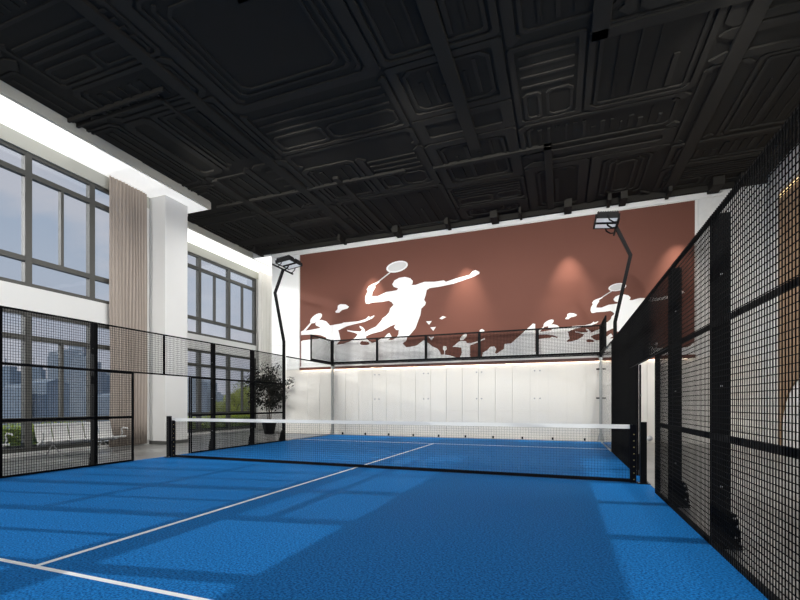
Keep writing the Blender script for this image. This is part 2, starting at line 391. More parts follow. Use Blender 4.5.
for di, (x, wd, hh) in enumerate(((-8.72,0.12,0.14),(-4.6,0.10,0.10),(-2.2,0.22,0.16),(-0.2,0.12,0.12),(1.5,0.25,0.15),(2.4,0.08,0.1),(3.95,0.24,0.17),(5.2,0.10,0.12),(5.62,0.2,0.15),(6.9,0.09,0.12),(8.15,0.3,0.17),(8.75,0.12,0.14))):
    mb = MB().box(x-wd/2, x+wd/2, 9.6, 10.355, 8.12-hh*0.42, ZC+0.045)
    names = 'black duct end over the white crown band, ' + ['farthest left, in the corner', 'second from left', 'third from left', 'above the outstretched white arm', 'first right of the large player', 'thin one right of the large player', 'left of the right floodlight', 'thin one beside the right floodlight', 'directly over the right floodlight', 'thin one right of the right floodlight', 'wide one above the mural right edge', 'farthest right'][di]
    tag(mb.build('ceiling_duct', M['duct']), names, 'duct', 'duct ends along the back wall')

# ------------------------------------------------------------ back wall cladding, ledge, mural
cd = MB(); xs = []; x = -8.28
while x < 9.4:
    x2 = min(x+0.61, 9.46); cd.box(x+0.004, x2-0.004, YW-0.075, YW-0.02, 0.0, 2.815); x = x2
cl_ = struct('wall_back_cladding', cd, M['clad'])
struct('wall_back_backing', MB().box(-8.28, 9.46, YW-0.04, YW-0.003, -0.011, 2.815), M['seam'])
gr = MB()
for xx in (-8.28,): pass
struct('wall_back_upper', MB().box(-8.28, -6.86, YW-0.055, YW-0.003, 2.86, 7.95), M['bright'])
for zz in (3.95,):
    struct('trim_seam', MB().box(-8.28, -6.87, YW-0.062, YW-0.054, zz, zz+0.012), M['seam'])
mural = thing('wall_mural', 'large terracotta wall mural with white badminton player silhouettes above the pale cladding', 'mural', (0, 10.40, 2.83))
def mz(mb): 
    mb.v = [(a, b-10.40, d-2.83) for a, b, d in mb.v]; return mb
mz(MB().box(-6.82, 7.69, 10.40, 10.447, 2.95, 7.93)).build('backboard', M['brown'], mural)
mz(MB().box(-6.82, 7.69, 10.375, 10.447, 2.901, 2.915)).build('bottom_trim', M['brown'], mural)
mz(MB().box(-6.82, 7.69, 10.385, 10.447, 2.916, 2.955)).build('lower_band', M['mwhite'], mural)
struct('trim_ledge', MB().box(-6.82, 7.69, YW-0.12, YW-0.10, 2.795, 2.90).box(-6.82, 7.69, YW-0.10, YW-0.003, 2.85, 2.90), M['brown'])
led = MB().box(-6.7, 7.6, YW-0.098, YW-0.08, 2.815, 2.835).build('led_strip', M['ledw'])
tag(led, 'thin warm light strip under the mural, washing the white cladding', 'light strip')
MU = {"racket_head": [[-1.902, 6.971], [-1.906, 6.901], [-1.953, 6.83], [-2.039, 6.768], [-2.155, 6.718], [-2.292, 6.686], [-2.435, 6.676], [-2.57, 6.688], [-2.685, 6.722], [-2.767, 6.774], [-2.808, 6.839], [-2.804, 6.911], [-2.755, 6.982], [-2.667, 7.045], [-2.548, 7.095], [-2.41, 7.125], [-2.267, 7.134], [-2.133, 7.121], [-2.021, 7.087], [-1.942, 7.035]], "racket_net": [[-1.974, 6.96], [-1.979, 6.907], [-2.019, 6.853], [-2.093, 6.804], [-2.191, 6.765], [-2.306, 6.739], [-2.426, 6.73], [-2.538, 6.737], [-2.633, 6.762], [-2.7, 6.801], [-2.733, 6.85], [-2.729, 6.904], [-2.687, 6.959], [-2.612, 7.008], [-2.511, 7.048], [-2.396, 7.072], [-2.276, 7.081], [-2.165, 7.072], [-2.072, 7.048], [-2.006, 7.009]], "racket_shaft": [[-2.644, 6.738], [-2.614, 6.697], [-3.115, 6.374], [-3.141, 6.41]], "player": [[-3.123, 6.404], [-3.303, 6.331], [-3.466, 6.285], [-3.585, 6.217], [-3.665, 6.099], [-3.616, 6.015], [-3.719, 5.836], [-3.741, 5.666], [-3.705, 5.52], [-3.59, 5.489], [-3.421, 5.53], [-2.997, 5.523], [-2.704, 5.552], [-2.576, 5.471], [-2.499, 5.358], [-2.64, 5.23], [-2.691, 5.066], [-2.833, 4.924], [-2.963, 4.855], [-3.028, 4.752], [-3.158, 4.62], [-3.259, 4.519], [-3.523, 4.423], [-3.755, 4.311], [-3.97, 4.252], [-4.06, 4.004], [-4.151, 3.67], [-3.612, 3.562], [-3.701, 4.069], [-3.705, 4.136], [-3.457, 4.231], [-2.997, 4.316], [-2.64, 4.491], [-2.402, 4.57], [-2.482, 4.436], [-2.385, 4.324], [-2.275, 4.317], [-2.292, 4.135], [-2.418, 3.978], [-2.567, 3.761], [-2.397, 3.507], [-2.145, 3.496], [-2.124, 3.759], [-1.965, 3.873], [-1.936, 3.993], [-1.812, 4.099], [-1.593, 4.336], [-1.41, 4.805], [-1.385, 4.863], [-1.349, 5.116], [-1.195, 5.248], [-1.163, 5.345], [-1.235, 5.459], [-1.175, 5.633], [-1.127, 5.839], [-1.006, 5.904], [-0.59, 5.923], [-0.065, 5.989], [0.419, 6.114], [0.7, 6.185], [0.896, 6.263], [0.907, 6.335], [0.755, 6.424], [0.644, 6.39], [0.531, 6.26], [0.02, 6.183], [-0.371, 6.09], [-0.445, 6.152], [-0.827, 6.136], [-1.219, 6.171], [-1.401, 6.133], [-1.585, 6.083], [-1.754, 6.1], [-1.708, 6.156], [-1.692, 6.259], [-1.799, 6.375], [-2.019, 6.455], [-2.271, 6.44], [-2.461, 6.354], [-2.554, 6.207], [-2.491, 6.095], [-2.3, 6.015], [-2.364, 5.943], [-2.812, 5.911], [-3.171, 5.779], [-3.439, 5.794], [-3.417, 5.95], [-3.285, 6.155], [-3.303, 6.235], [-3.102, 6.357]], "small_racket": [[-5.759, 5.227], [-5.742, 5.181], [-5.753, 5.124], [-5.79, 5.06], [-5.851, 4.996], [-5.929, 4.938], [-6.018, 4.892], [-6.107, 4.862], [-6.189, 4.851], [-6.255, 4.861], [-6.299, 4.89], [-6.316, 4.936], [-6.305, 4.994], [-6.267, 5.059], [-6.205, 5.123], [-6.126, 5.181], [-6.038, 5.227], [-5.948, 5.256], [-5.867, 5.266], [-5.802, 5.256]], "small_player": [[-6.764, 4.525], [-6.649, 4.562], [-6.297, 4.889], [-6.248, 4.851], [-6.544, 4.543], [-5.824, 4.617], [-5.848, 4.667], [-6.027, 4.744], [-6.062, 4.829], [-5.935, 4.952], [-5.751, 4.97], [-5.535, 4.89], [-5.358, 4.7], [-4.827, 4.747], [-4.71, 4.787], [-4.06, 4.789], [-3.723, 4.863], [-3.572, 4.978], [-3.523, 4.924], [-3.342, 4.99], [-3.325, 4.96], [-3.421, 4.871], [-3.755, 4.752], [-4.196, 4.689], [-4.572, 4.615], [-4.748, 4.55], [-4.967, 4.465], [-4.911, 4.264], [-4.864, 4.034], [-5.004, 3.925], [-5.075, 3.713], [-5.549, 3.735], [-5.535, 4.191], [-5.809, 4.306], [-6.032, 4.345], [-6.263, 4.363], [-6.764, 4.369]], "shuttlecock": [[-5.108, 5.283], [-5.004, 5.37], [-4.986, 5.532], [-4.864, 5.586], [-4.618, 5.549], [-4.466, 5.438], [-4.549, 5.368], [-4.794, 5.323], [-4.934, 5.218], [-5.075, 5.229]], "crowd": [[-6.764, 4.089], [-6.674, 4.12], [-6.228, 4.145], [-5.935, 4.147], [-5.838, 4.207], [-5.549, 4.126], [-5.358, 3.943], [-5.075, 3.842], [-4.701, 3.88], [-4.425, 3.959], [-4.246, 4.073], [-4.146, 4.144], [-4.078, 4.254], [-4.228, 4.326], [-4.539, 4.404], [-4.558, 4.457], [-4.264, 4.392], [-3.956, 4.357], [-3.875, 4.432], [-3.974, 4.514], [-3.992, 4.595], [-3.857, 4.54], [-3.741, 4.407], [-3.755, 4.311], [-3.701, 4.069], [-3.567, 3.936], [-3.421, 3.841], [-3.259, 3.878], [-3.062, 3.993], [-2.868, 4.073], [-2.768, 4.178], [-2.674, 4.218], [-2.576, 4.057], [-2.738, 3.942], [-2.546, 3.932], [-2.397, 3.998], [-2.14, 3.776], [-1.965, 3.598], [-1.812, 3.602], [-1.524, 3.653], [-1.381, 3.758], [-1.248, 3.851], [-1.159, 3.791], [-1.078, 3.735], [-0.898, 3.579], [-0.72, 3.496], [-0.602, 3.356], [-0.562, 3.237], [-0.453, 3.24], [-0.433, 3.38], [-0.496, 3.462], [-0.464, 3.578], [-0.367, 3.573], [-0.336, 3.454], [-0.406, 3.379], [-0.413, 3.238], [-0.211, 3.195], [0.02, 3.108], [0.996, 3.07], [1.032, 3.259], [1.179, 3.329], [1.288, 3.456], [1.433, 3.48], [1.523, 3.37], [1.469, 3.24], [1.505, 3.183], [1.79, 3.358], [1.808, 3.544], [2.038, 3.551], [2.797, 4.245], [2.872, 4.222], [2.872, 2.753], [-6.764, 2.903]], "brown_leaf": [[-3.974, 3.869], [-3.889, 3.957], [-3.59, 3.895], [-3.541, 3.797], [-3.723, 3.768], [-3.925, 3.795]], "arm_line": [[-4.655, 3.822], [-4.609, 4.204], [-4.333, 4.252], [-4.287, 4.143]], "little_player": [[-0.115, 3.53], [-0.019, 3.596], [0.115, 3.713], [0.172, 3.741], [0.4, 3.729], [0.419, 3.651], [0.588, 3.635], [0.885, 3.712], [1.087, 3.808], [1.124, 3.768], [0.922, 3.683], [0.55, 3.549], [0.55, 3.183], [0.569, 3.048], [0.153, 3.064], [0.248, 3.273], [0.23, 3.487]], "little_racket": [[0.423, 3.989], [0.433, 3.954], [0.417, 3.905], [0.38, 3.851], [0.328, 3.803], [0.271, 3.77], [0.221, 3.759], [0.188, 3.772], [0.177, 3.808], [0.193, 3.857], [0.231, 3.912], [0.283, 3.96], [0.34, 3.992], [0.39, 4.003]], "tiny_shuttle": [[-1.155, 4.591], [-0.926, 4.591], [-1.034, 4.448]], "tiny_shuttle2": [[-0.986, 4.341], [-0.763, 4.347], [-0.867, 4.199]], "tiny_shuttle3": [[-1.062, 3.989], [-0.958, 3.935], [-0.839, 3.968], [-0.942, 3.819]], "tiny_shuttle4": [[-0.629, 4.67], [-0.492, 4.762], [-0.355, 4.705], [-0.527, 4.627]], "bump": [[0.903, 4.066], [0.922, 4.129], [0.999, 4.155], [1.084, 4.093], [1.076, 4.044]], "hatch1": [[-4.151, 4.453], [-4.562, 4.414], [-4.539, 4.37], [-4.105, 4.387]]}
def clipx(poly, X, keep_less):
    out = []
    for i in range(len(poly)):
        a, b = poly[i], poly[(i+1) % len(poly)]
        ia = (a[0] <= X) == keep_less; ib = (b[0] <= X) == keep_less
        if ia: out.append(a)
        if ia != ib:
            t = (X-a[0])/(b[0]-a[0]); out.append((X, a[1]+t*(b[1]-a[1])))
    return out
def art(name, poly, y, m):
    poly = clipx(poly, 7.68, True); poly = [(a, max(b, 2.90)) for a, b in poly]
    if len(poly) < 3: return
    # drop repeats
    q = []
    for pt in poly:
        if not q or (abs(pt[0]-q[-1][0]) + abs(pt[1]-q[-1][1])) > 0.004: q.append(pt)
    bm = bmesh.new(); vs = [bm.verts.new((a, y-10.40, b-2.83)) for a, b in q]
    for tri in tessellate_polygon([[Vector((a, b, 0)) for a, b in q]]): bm.faces.new([vs[i] for i in tri])
    r = bmesh.ops.extrude_face_region(bm, geom=bm.faces[:])
    for e in r['geom']:
        if isinstance(e, bmesh.types.BMVert): e.co.y += 0.006
    bmesh.ops.recalc_face_normals(bm, faces=bm.faces)
    me = bpy.data.meshes.new(name); bm.to_mesh(me); bm.free(); me.materials.append(m)
    o = bpy.data.objects.new(name, me); C.objects.link(o); o.parent = mural; return o
T1 = lambda P: P
T2 = lambda P: [(2.87+0.59*(a+6.79), 3.66+0.59*(b-4.10)) for a, b in P]
for ti, T in enumerate((T1, T2)):
    o_ = -0.0005*ti
    art('crowd_silhouette', T(MU['crowd']), 10.395+o_, M['mwhite'])
    art('leaping_player', T(MU['player']), 10.3935+o_, M['mwhite'])
    art('reaching_player', T(MU['small_player']), 10.392+o_, M['mwhite'])
    art('racket_head', T(MU['racket_head']), 10.3935+o_, M['mwhite']); art('racket_net', T(MU['racket_net']), 10.3922+o_, M['mgrey'])
    art('racket_shaft', T(MU['racket_shaft']), 10.3935+o_, M['mgrey'])
    art('racket_head', T(MU['small_racket']), 10.3935+o_, M['mwhite'])
    art('shuttlecock', T(MU['shuttlecock']), 10.3935+o_, M['mwhite'])
    art('brown_cutout', T(MU['brown_leaf']), 10.3905+o_, M['brown'])
    if ti == 0:
        art('small_player', MU['little_player'], 10.3935, M['mwhite']); art('racket_head', MU['little_racket'], 10.3930, M['mwhite'])
        for k_ in ('tiny_shuttle', 'tiny_shuttle2', 'tiny_shuttle3', 'tiny_shuttle4', 'bump'): art('shuttlecock', MU[k_], 10.3935, M['mwhite'])
art('lower_crowd', [(2.86, 2.9), (7.68, 2.9), (7.68, 3.15), (2.86, 3.2)], 10.3955, M['mwhite'])

# ------------------------------------------------------------ court surface
court = thing('padel_court', 'bright blue artificial turf court surface with white lines', 'court', (0, 0, 0))
MB().box(XL-0.06, XR+0.06, YR, YB+0.04, -0.0115, 0.0).build('turf', M['turf'], court)
L = 0.05
for nm, (a, b, e, f) in (('service_line', (XL+0.02, XR-0.02, -6.95-L/2, -6.95+L/2)), ('service_line', (XL+0.02, XR-0.02, 6.95-L/2, 6.95+L/2)), ('centre_line', (-0.06-L/2, -0.06+L/2, -6.924, 6.924))):
    MB().box(a, b, e, f, 0.0001, 0.003).build(nm, M['line'], court)

# ------------------------------------------------------------ fence
WIRE = 0.0029
def wires(mb, sx, y0, y1, z0, z1, side=1):
    nn = max(1, round((y1-y0-0.016)/0.05)); st = (y1-y0-0.016)/nn
    for y in [y0+0.008+st*k for k in range(nn+1)]:
        mb.box(sx-WIRE, sx+WIRE, y-WIRE, y+WIRE, z0, z1)
    z = math.ceil(z0/0.05)*0.05+0.025
    while z < z1:
        mb.box(sx-WIRE+0.004*side, sx+WIRE+0.004*side, y0, y1, z-WIRE, z+WIRE); z += 0.05
def wires_x(mb, yy, x0, x1, z0, z1):
    x = x0+0.02
    while x < x1:
        mb.box(x-WIRE, x+WIRE, yy-WIRE, yy+WIRE, z0, z1); x += 0.05
    z = z0+0.025
    while z < z1:
        mb.box(x0, x1, yy-WIRE-0.004, yy+WIRE-0.004, z-WIRE, z+WIRE); z += 0.05
def panel(side, y0, y1, z0, z1, rails, label, grp):
    if z0 == 0: z0 = 0.003
    X = XL if side < 0 else XR
    root = thing('mesh_fence', label, 'fence panel', (X, (y0+y1)/2, z0), 0, grp)
    def loc(mb): mb.v = [(a-X, b-(y0+y1)/2, d-z0) for a, b, d in mb.v]; return mb
    f = MB(); t = 0.02
    xi, xo = min(X, X+side*0.03), max(X, X+side*0.03)
    f.box(xi, xo, y0, y0+0.03, z0, z1); f.box(xi, xo, y1-0.03, y1, z0, z1)
    f.box(xi, xo, y0+0.03, y1-0.03, z0, z0+0.035); f.box(xi, xo, y0+0.03, y1-0.03, z1-0.03, z1)
    loc(f).build('frame', M['black'], root)
    for r in rails:
        loc(MB().box(xi, xo, y0+0.035, y1-0.035, r-(0.027 if r < 1.5 else 0.02), r+(0.027 if r < 1.5 else 0.02))).build('rail', M['black'], root)
    m = MB(); wires(m, X - side*0.008, y0+0.004, y1-0.004, z0+0.008, z1-0.006, side); loc(m).build('wire_mesh', M['wire'], root)
    return root
def post(side, y, h, label, grp, gus=True, wd=0.08, dp=0.10):
    X = XL if side < 0 else XR
    x0 = side*0.034; x1 = side*(0.034+dp)
    root = thing('fence_post', label, 'fence post', (X, y, 0), 0, grp)
    MB().box(min(x0,x1), max(x0,x1), -wd/2, wd/2, 0, h).build('post', M['black'], root, bevel=0.006)
    if gus:
        a = x1; b = x1+side*0.085
        g = MB().prism([(a,0.0),(b,0.0),(b,0.03),(a+side*0.06,0.25),(a+side*0.035,0.31),(a,0.31)], 'y', -0.012, 0.012)
        g.build('gusset', M['black'], root)
        MB().box(min(x0,b)-0.0, max(x0,b)+0.0, -0.06, 0.06, 0.0005, 0.012).build('base_plate', M['black'], root)
        for (dx, dz) in ((0.03,0.27),(0.05,0.20),(0.04,0.10),(0.07,0.05)):
            q = MB().tube([(a+side*dx,-0.026,dz),(a+side*dx,0.026,dz)], 0.010, 8); q.build('bolt', M['bolt'], root)
    for zz in (0.55, 1.45, 2.45):
        if zz < h: MB().tube([(x0+side*0.03,-wd/2-0.008,zz),(x0+side*0.03,wd/2+0.008,zz)], 0.009, 8).build('bolt', M['bolt'], root)
    return root
SN = {-1: 'left', 1: 'right'}
for s in (-1, 1):
    nm = SN[s]; g = 'mesh panels of the %s side fence' % nm
    panel(s, -5.96, -4.0, 0, 3, (1, 2), 'black wire mesh panel of the %s fence, the one closest to the camera' % nm, g)
    panel(s, -4.0, -2.0, 0, 3, (1, 2), 'black wire mesh panel of the %s fence, full-height, just before the entrance gap bay' % nm, g)
    panel(s, -2.0, -1.0, 0, 2, (1,), 'narrow two-metre black mesh panel before the %s entrance gap' % nm, g)
    panel(s, 1.0, 2.0, 0, 2, (1,), 'narrow two-metre black mesh panel beyond the %s entrance gap' % nm, g)
    panel(s, -2.0, 0.0, 2, 3, (), 'upper black mesh panel over the near half of the %s entrance gap' % nm, g)
    panel(s, 0.0, 2.0, 2, 3, (), 'upper black mesh panel over the far half of the %s entrance gap' % nm, g)
    panel(s, 2.0, 4.0, 0, 3, (1, 2), 'full-height black mesh panel of the %s fence, first one beyond the net' % nm, g)
    panel(s, 4.0, 6.0, 0, 3, (1, 2), 'full-height black mesh panel of the %s fence, next to the floodlight pole' % nm, g)
    g = 'posts of the %s side fence' % nm
    post(s, -4.0, 3, 'black steel post with bolted foot on the %s fence, nearest in view' % nm, g)
    post(s, -2.0, 3, 'black steel post with bolted foot on the %s fence, just before the entrance gap' % nm, g)
    post(s, -0.96 if s < 0 else -0.98, 2, 'slim two-metre black post at the near edge of the %s entrance gap' % nm, g, False, 0.04, 0.03)
    post(s, 0.98, 2, 'slim two-metre black post at the far edge of the %s entrance gap' % nm, g, False, 0.04, 0.03)
    post(s, 2.0, 3, 'black steel post with bolted foot on the %s fence, first beyond the net' % nm, g)
    post(s, 4.0, 3, 'black steel post with bolted foot on the %s fence, second beyond the net' % nm, g)

# floodlight poles at Y = 6
def pole(s):
    X = XL if s < 0 else XR
    root = thing('floodlight_pole', 'black bent floodlight pole rising from the %s fence' % SN[s], 'light pole', (X, 6.04, 0), 0, 'floodlight poles')
    b = s*0.082
    pts = [(b,0,0.002),(b,0,3.5),(b+s*0.36,0,5.26),(b+s*0.03,0,6.05)]
    mb = MB(); mb.tube(pts, 0.060, 4, cap=True); mb.build('pole', M['black'], root)
    MB().box(min(b-s*0.045,b+s*0.12), max(b-s*0.045,b+s*0.12), -0.06, 0.06, 0.001, 0.015).build('base_plate', M['black'], root)
    MB().prism([(b+s*0.05,0.0),(b+s*0.2,0.0),(b+s*0.2,0.03),(b+s*0.1,0.37),(b+s*0.05,0.37)], 'y', -0.012, 0.012).build('gusset', M['black'], root)
    xt = b+s*0.03
    MB().tube([(xt,-0.72,6.06),(xt,0.72,6.06)], 0.03, 4).build('crossbar', M['black'], root)
    a = math.radians(7)
    R = Matrix.Rotation(s*a, 4, 'Y')
    for k in (-1, 1):
        cx, cy, cz = xt - s*0.24, k*0.25, 6.25
        def tr(mb): mb.v = [tuple(R @ Vector(v) + Vector((cx, cy, cz))) for v in mb.v]; return mb
        h = MB().box(-0.25, 0.25, -0.19, 0.19, -0.03, 0.11)
        for q in range(9): h.box(-0.22+q*0.055-0.014, -0.22+q*0.055+0.014, -0.17, 0.17, 0.11, 0.135)
        h.box(-0.27, 0.27, -0.215, -0.185, -0.06, 0.05); h.box(-0.27, 0.27, 0.185, 0.215, -0.06, 0.05)
        h.box(-0.29, -0.25, -0.215, 0.215, -0.06, 0.05); h.box(0.25, 0.29, -0.215, 0.215, -0.06, 0.05)
        hd = tr(h).build('lamp_head', M['black'], root)
        tr(MB().box(-0.245, 0.245, -0.182, 0.182, -0.045, -0.031)).build('lens', M['lens'], hd)
        for q in (-0.235, 0.235):
            MB().tube([(xt, cy+q, 6.05), (xt-s*0.10, cy+q, 6.05), (xt-s*0.20, cy+q, 6.13), (xt-s*0.24, cy+q, 6.25)], 0.02, 6).build('bracket', M['black'], root)
    return root
pole(-1); pole(1)

# glass end of the court
def glass_panel(x0, x1, y0, y1, label):
    root = thing('glass_wall', label, 'glass panel', ((x0+x1)/2, (y0+y1)/2, 0), 0, 'glass panels round the far end of the court')
    ox, oy = (x0+x1)/2, (y0+y1)/2
    def lc(mb): mb.v = [(a-ox, b-oy, d) for a, b, d in mb.v]; return mb
    if x0 == x1:
        lc(MB().box(x0-0.006, x0+0.006, y0+0.006, y1-0.006, 0.035, 2.95)).build('pane', M['cglass'], root)
        lc(MB().box(x0-0.02, x0+0.02, y0, y1, 0.0, 0.035)).build('bottom_channel', M['steel'], root)
        lc(MB().box(x0-0.02, x0+0.02, y0, y1, 2.955, 2.995)).build('top_rail', M['black'], root)
    else:
        lc(MB().box(x0+0.006, x1-0.006, y0-0.006, y0+0.006, 0.035, 2.95)).build('pane', M['cglass'], root)
        lc(MB().box(x0, x1, y0-0.02, y0+0.02, 0.0, 0.035)).build('bottom_channel', M['steel'], root)
        lc(MB().box(x0, x1, y0-0.02, y0+0.02, 2.955, 2.995)).build('top_rail', M['black'], root)
        for xx in (x0+0.5, x1-0.5):
            lc(MB().box(xx-0.03, xx+0.03, y0-0.035, y0+0.02, 0.036, 0.12)).build('clamp', M['black'], root)
        for zz in (0.49, 1.5, 2.49):
            for xx in (x0+0.09, x1-0.09):
                lc(MB().tube([(xx, y0-0.02, zz), (xx, y0+0.02, zz)], 0.026, 10)).build('fixing', M['grey'], root)
    return root
for s in (-1, 1):
    X = XL if s < 0 else XR
    glass_panel(X, X, 6.09, 8.0, 'clear glass side panel beside the %s floodlight pole' % SN[s])
    glass_panel(X, X, 8.0, 9.96, 'clear glass side panel meeting the back %s corner' % SN[s])
W5 = (XR-XL)/5; nm5 = ['leftmost', 'second from left', 'middle', 'second from right', 'rightmost']
for k in range(5):
    glass_panel(XL+W5*k, XL+W5*(k+1), YB, YB, 'clear back glass panel of the court, %s of the five' % nm5[k])
for s in (-1, 1):
    X = XL if s < 0 else XR
    r = thing('corner_post', 'slim corner post at the back %s of the court, grey below and black above' % SN[s], 'post', (X, YB, 0), 0, 'court corner posts')
    MB().box(-0.05, 0.05, 0.025, 0.115, 0, 2.9).build('lower_post', M['steel'], r)
    MB().box(-0.045, 0.045, 0.021, 0.111, 2.9, 4.02).build('upper_post', M['black'], r)
    MB().prism([(-0.035,0),(-0.12,0),(-0.06,0.3),(-0.035,0.34)], 'y', 0.05, 0.07).build('gusset', M['steel'], r)
    MB().prism([(-0.12,2.99),(0.12,2.99),(0.05,2.84),(-0.05,2.84)], 'y', 0.112, 0.13).build('cap_plate', M['steel'], r)
if True:
    X = XR
    r = thing('glass_hinge_set', 'three small black brackets on the glass near the back right corner', 'bracket', (XR-0.1, YB-0.03, 0))
    for zz in (0.49, 1.5, 2.49): MB().box(-0.05, 0.05, -0.018, 0.018, zz-0.025, zz+0.025).build('bracket', M['black'], r)
# upper mesh 3-4 m
def upper(x0, x1, y0, y1, label):
    ox, oy = (x0+x1)/2, (y0+y1)/2
    root = thing('upper_mesh_fence', label, 'fence panel', (ox, oy, 3.0), 0, 'mesh panels above the glass')
    def lc(mb): mb.v = [(a-ox, b-oy, d-3.0) for a, b, d in mb.v]; return mb
    global WIRE
    f = MB(); m = MB(); WIRE = 0.0042
    if x0 == x1:
        f.box(x0-0.02, x0+0.02, y0, y0+0.05, 3, 4); f.box(x0-0.02, x0+0.02, y1-0.05, y1, 3, 4)
        f.box(x0-0.02, x0+0.02, y0+0.05, y1-0.05, 3, 3.07); f.box(x0-0.02, x0+0.02, y0+0.05, y1-0.05, 3.95, 4.0)
        wires(m, x0, y0+0.04, y1-0.04, 3.05, 3.96)
    else:
        f.box(x0, x0+0.05, y0-0.02, y0+0.02, 3, 4); f.box(x1-0.05, x1, y0-0.02, y0+0.02, 3, 4)
        f.box(x0+0.05, x1-0.05, y0-0.02, y0+0.02, 3, 3.07); f.box(x0+0.05, x1-0.05, y0-0.02, y0+0.02, 3.95, 4.0)
        wires_x(m, y0, x0+0.04, x1-0.04, 3.05, 3.96)
    WIRE = 0.0029
    lc(f).build('frame', M['black'], root); lc(m).build('wire_mesh', M['wire'], root)
for s in (-1, 1):
    X = XL if s < 0 else XR
    upper(X, X, 8.0, 9.96, 'black mesh panel stepping up above the glass at the back %s corner' % SN[s])
for k in range(5):
    upper(XL+W5*k, XL+W5*(k+1), YB, YB, 'black mesh panel above the back glass, %s of the five' % nm5[k])

# ------------------------------------------------------------ net
net = thing('court_net', 'black padel net with a white top tape stretched across the court', 'net', (0, 0, 0))
nx0, nx1 = -4.80, 4.80
mb = MB(); r = 0.0012; x = nx0
while x <= nx1:
    mb.box(x-r, x+r, -r, r, 0.05, 0.90); x += 0.045
z = 0.07
while z < 0.9: mb.box(nx0, nx1, -r-0.003, r-0.003, z-r, z+r); z += 0.045
mb.build('net_mesh', M['cord'], net)
MB().box(nx0, nx1, -0.012, 0.012, 0.885, 0.955).build('top_tape', M['tape'], net)
MB().box(nx0, nx1, -0.014, 0.014, 0.012, 0.065).build('bottom_band', M['cord'], net)
for s, x in ((-1, nx0), (1, nx1)):
    o = MB().box(x-0.045, x+0.045, -0.016, 0.016, 0.004, 0.955 if s > 0 else 0.90).build('side_band', M['cord'], net)
    for k in range(8):
        MB().tube([(x+0.012, -0.02, 0.06+k*0.105), (x+0.012, 0.02, 0.06+k*0.105)], 0.010, 8).build('eyelet', M['ybolt'], o)
for s in (-1, 1):
    X = -4.945 if s < 0 else 4.945
    r_ = thing('net_post', 'square black net post at the %s end of the net' % SN[s], 'net post', (X, 0, 0), 0, 'net posts')
    MB().box(-0.045, 0.045, -0.045, 0.045, 0.0005, 1.0).build('post', M['black'], r_, bevel=0.004)
    MB().box(-0.09, 0.09, -0.09, 0.09, 0.0002, 0.012).build('base_plate', M['black'], r_)
    for a in (-0.07, 0.07):
        for b in (-0.07, 0.07): MB().tube([(a, b, 0.012), (a, b, 0.03)], 0.011, 6).build('bolt', M['bolt'], r_)

# ------------------------------------------------------------ curtains
def curtain(x, y0, y1, z0, z1, m, label, amp=0.036, per=0.125):
    mb = MB(); n_ = int((y1-y0)/0.016); zs = [z0 + (z1-z0)*k/10 for k in range(11)]
    for i in range(n_+1):
        y = y0+(y1-y0)*i/n_
        for k, z in enumerate(zs):
            q = 2*PI*(y-y0)/per + 0.5*math.sin(y*5.0)
            a = amp*(0.75+0.25*math.sin(y*3.1+1))
            mb.v.append((x + a*math.sin(q) + 0.012*math.sin(z*1.3+y*9), y + 0.015*math.sin(z*0.9+y*4), z))
    h = len(zs)
    for i in range(n_):
        for k in range(h-1): mb.f.append((i*h+k, (i+1)*h+k, (i+1)*h+k+1, i*h+k+1))
    o = mb.build('curtain', m, smooth=True)
    sd = o.modifiers.new('cloth', 'SOLIDIFY'); sd.thickness = 0.006
    tag(o, label, 'curtain'); return o
curtain(-8.38, 1.30, 2.80, 0.02, ZC-0.235, M['curtain'], 'floor-length taupe curtain gathered between the window and the white column')
curtain(-10.15, 12.28, 13.9, 0.02, ZC-0.235, M['sheer'], 'floor-length cream curtain in the far corner behind the potted plant', 0.09, 0.27)

# ------------------------------------------------------------ benches
def bench():
    root = thing('bench', 'white metal five-seat waiting bench under the windows, backrests toward the glass', 'bench', (-7.6, -0.37, 0), 0, 'waiting benches along the windows')
    MB().box(-0.03, 0.03, -1.15, 1.15, 0.30, 0.35).build('beam', M['chrome'], root)
    prof = [(0.46,0.41),(0.43,0.435),(0.25,0.41),(0.05,0.385),(-0.03,0.40),(-0.08,0.50),(-0.12,0.68),(-0.15,0.80),(-0.19,0.82)]
    inner = [(a-0.012 if i > 3 else a, b-0.018 if i <= 3 else b-0.008) for i, (a, b) in enumerate(prof)]
    for k in range(5):
        y = -0.92+0.46*k
        s_ = MB().prism(prof + inner[::-1], 'y', y-0.215, y+0.215); s_.build('seat', M['bench'], root, bevel=0.004)
        MB().box(-0.06, 0.30, y-0.03, y+0.03, 0.35, 0.375).build('seat_bracket', M['chrome'], root)
    for y in (-1.18, 1.18):
        a = MB().tube([(0.06,y,0.34),(0.20,y,0.40),(0.27,y,0.50),(0.22,y,0.60),(0.28,y,0.645),(0.44,y,0.64),(0.47,y,0.60)], 0.018, 8)
        a.build('armrest', M['bench'], root, smooth=True)
    for y in (-0.75, 0.75):
        l = MB().tube([(0,y,0.31),(0.30,y,0.05),(0.36,y,0.015)], 0.018, 8); l.build('leg', M['chrome'], root)
        l = MB().tube([(0,y,0.31),(-0.22,y,0.05),(-0.28,y,0.015)], 0.018, 8); l.build('leg', M['chrome'], root)
    return root
b1 = bench()
dup(b1, (-7.6, -3.62, 0), 'white metal five-seat waiting bench cut off by the left edge of the photo')
dupe = b1; dupe['label'] = 'white metal five-seat waiting bench ending at the taupe curtain'

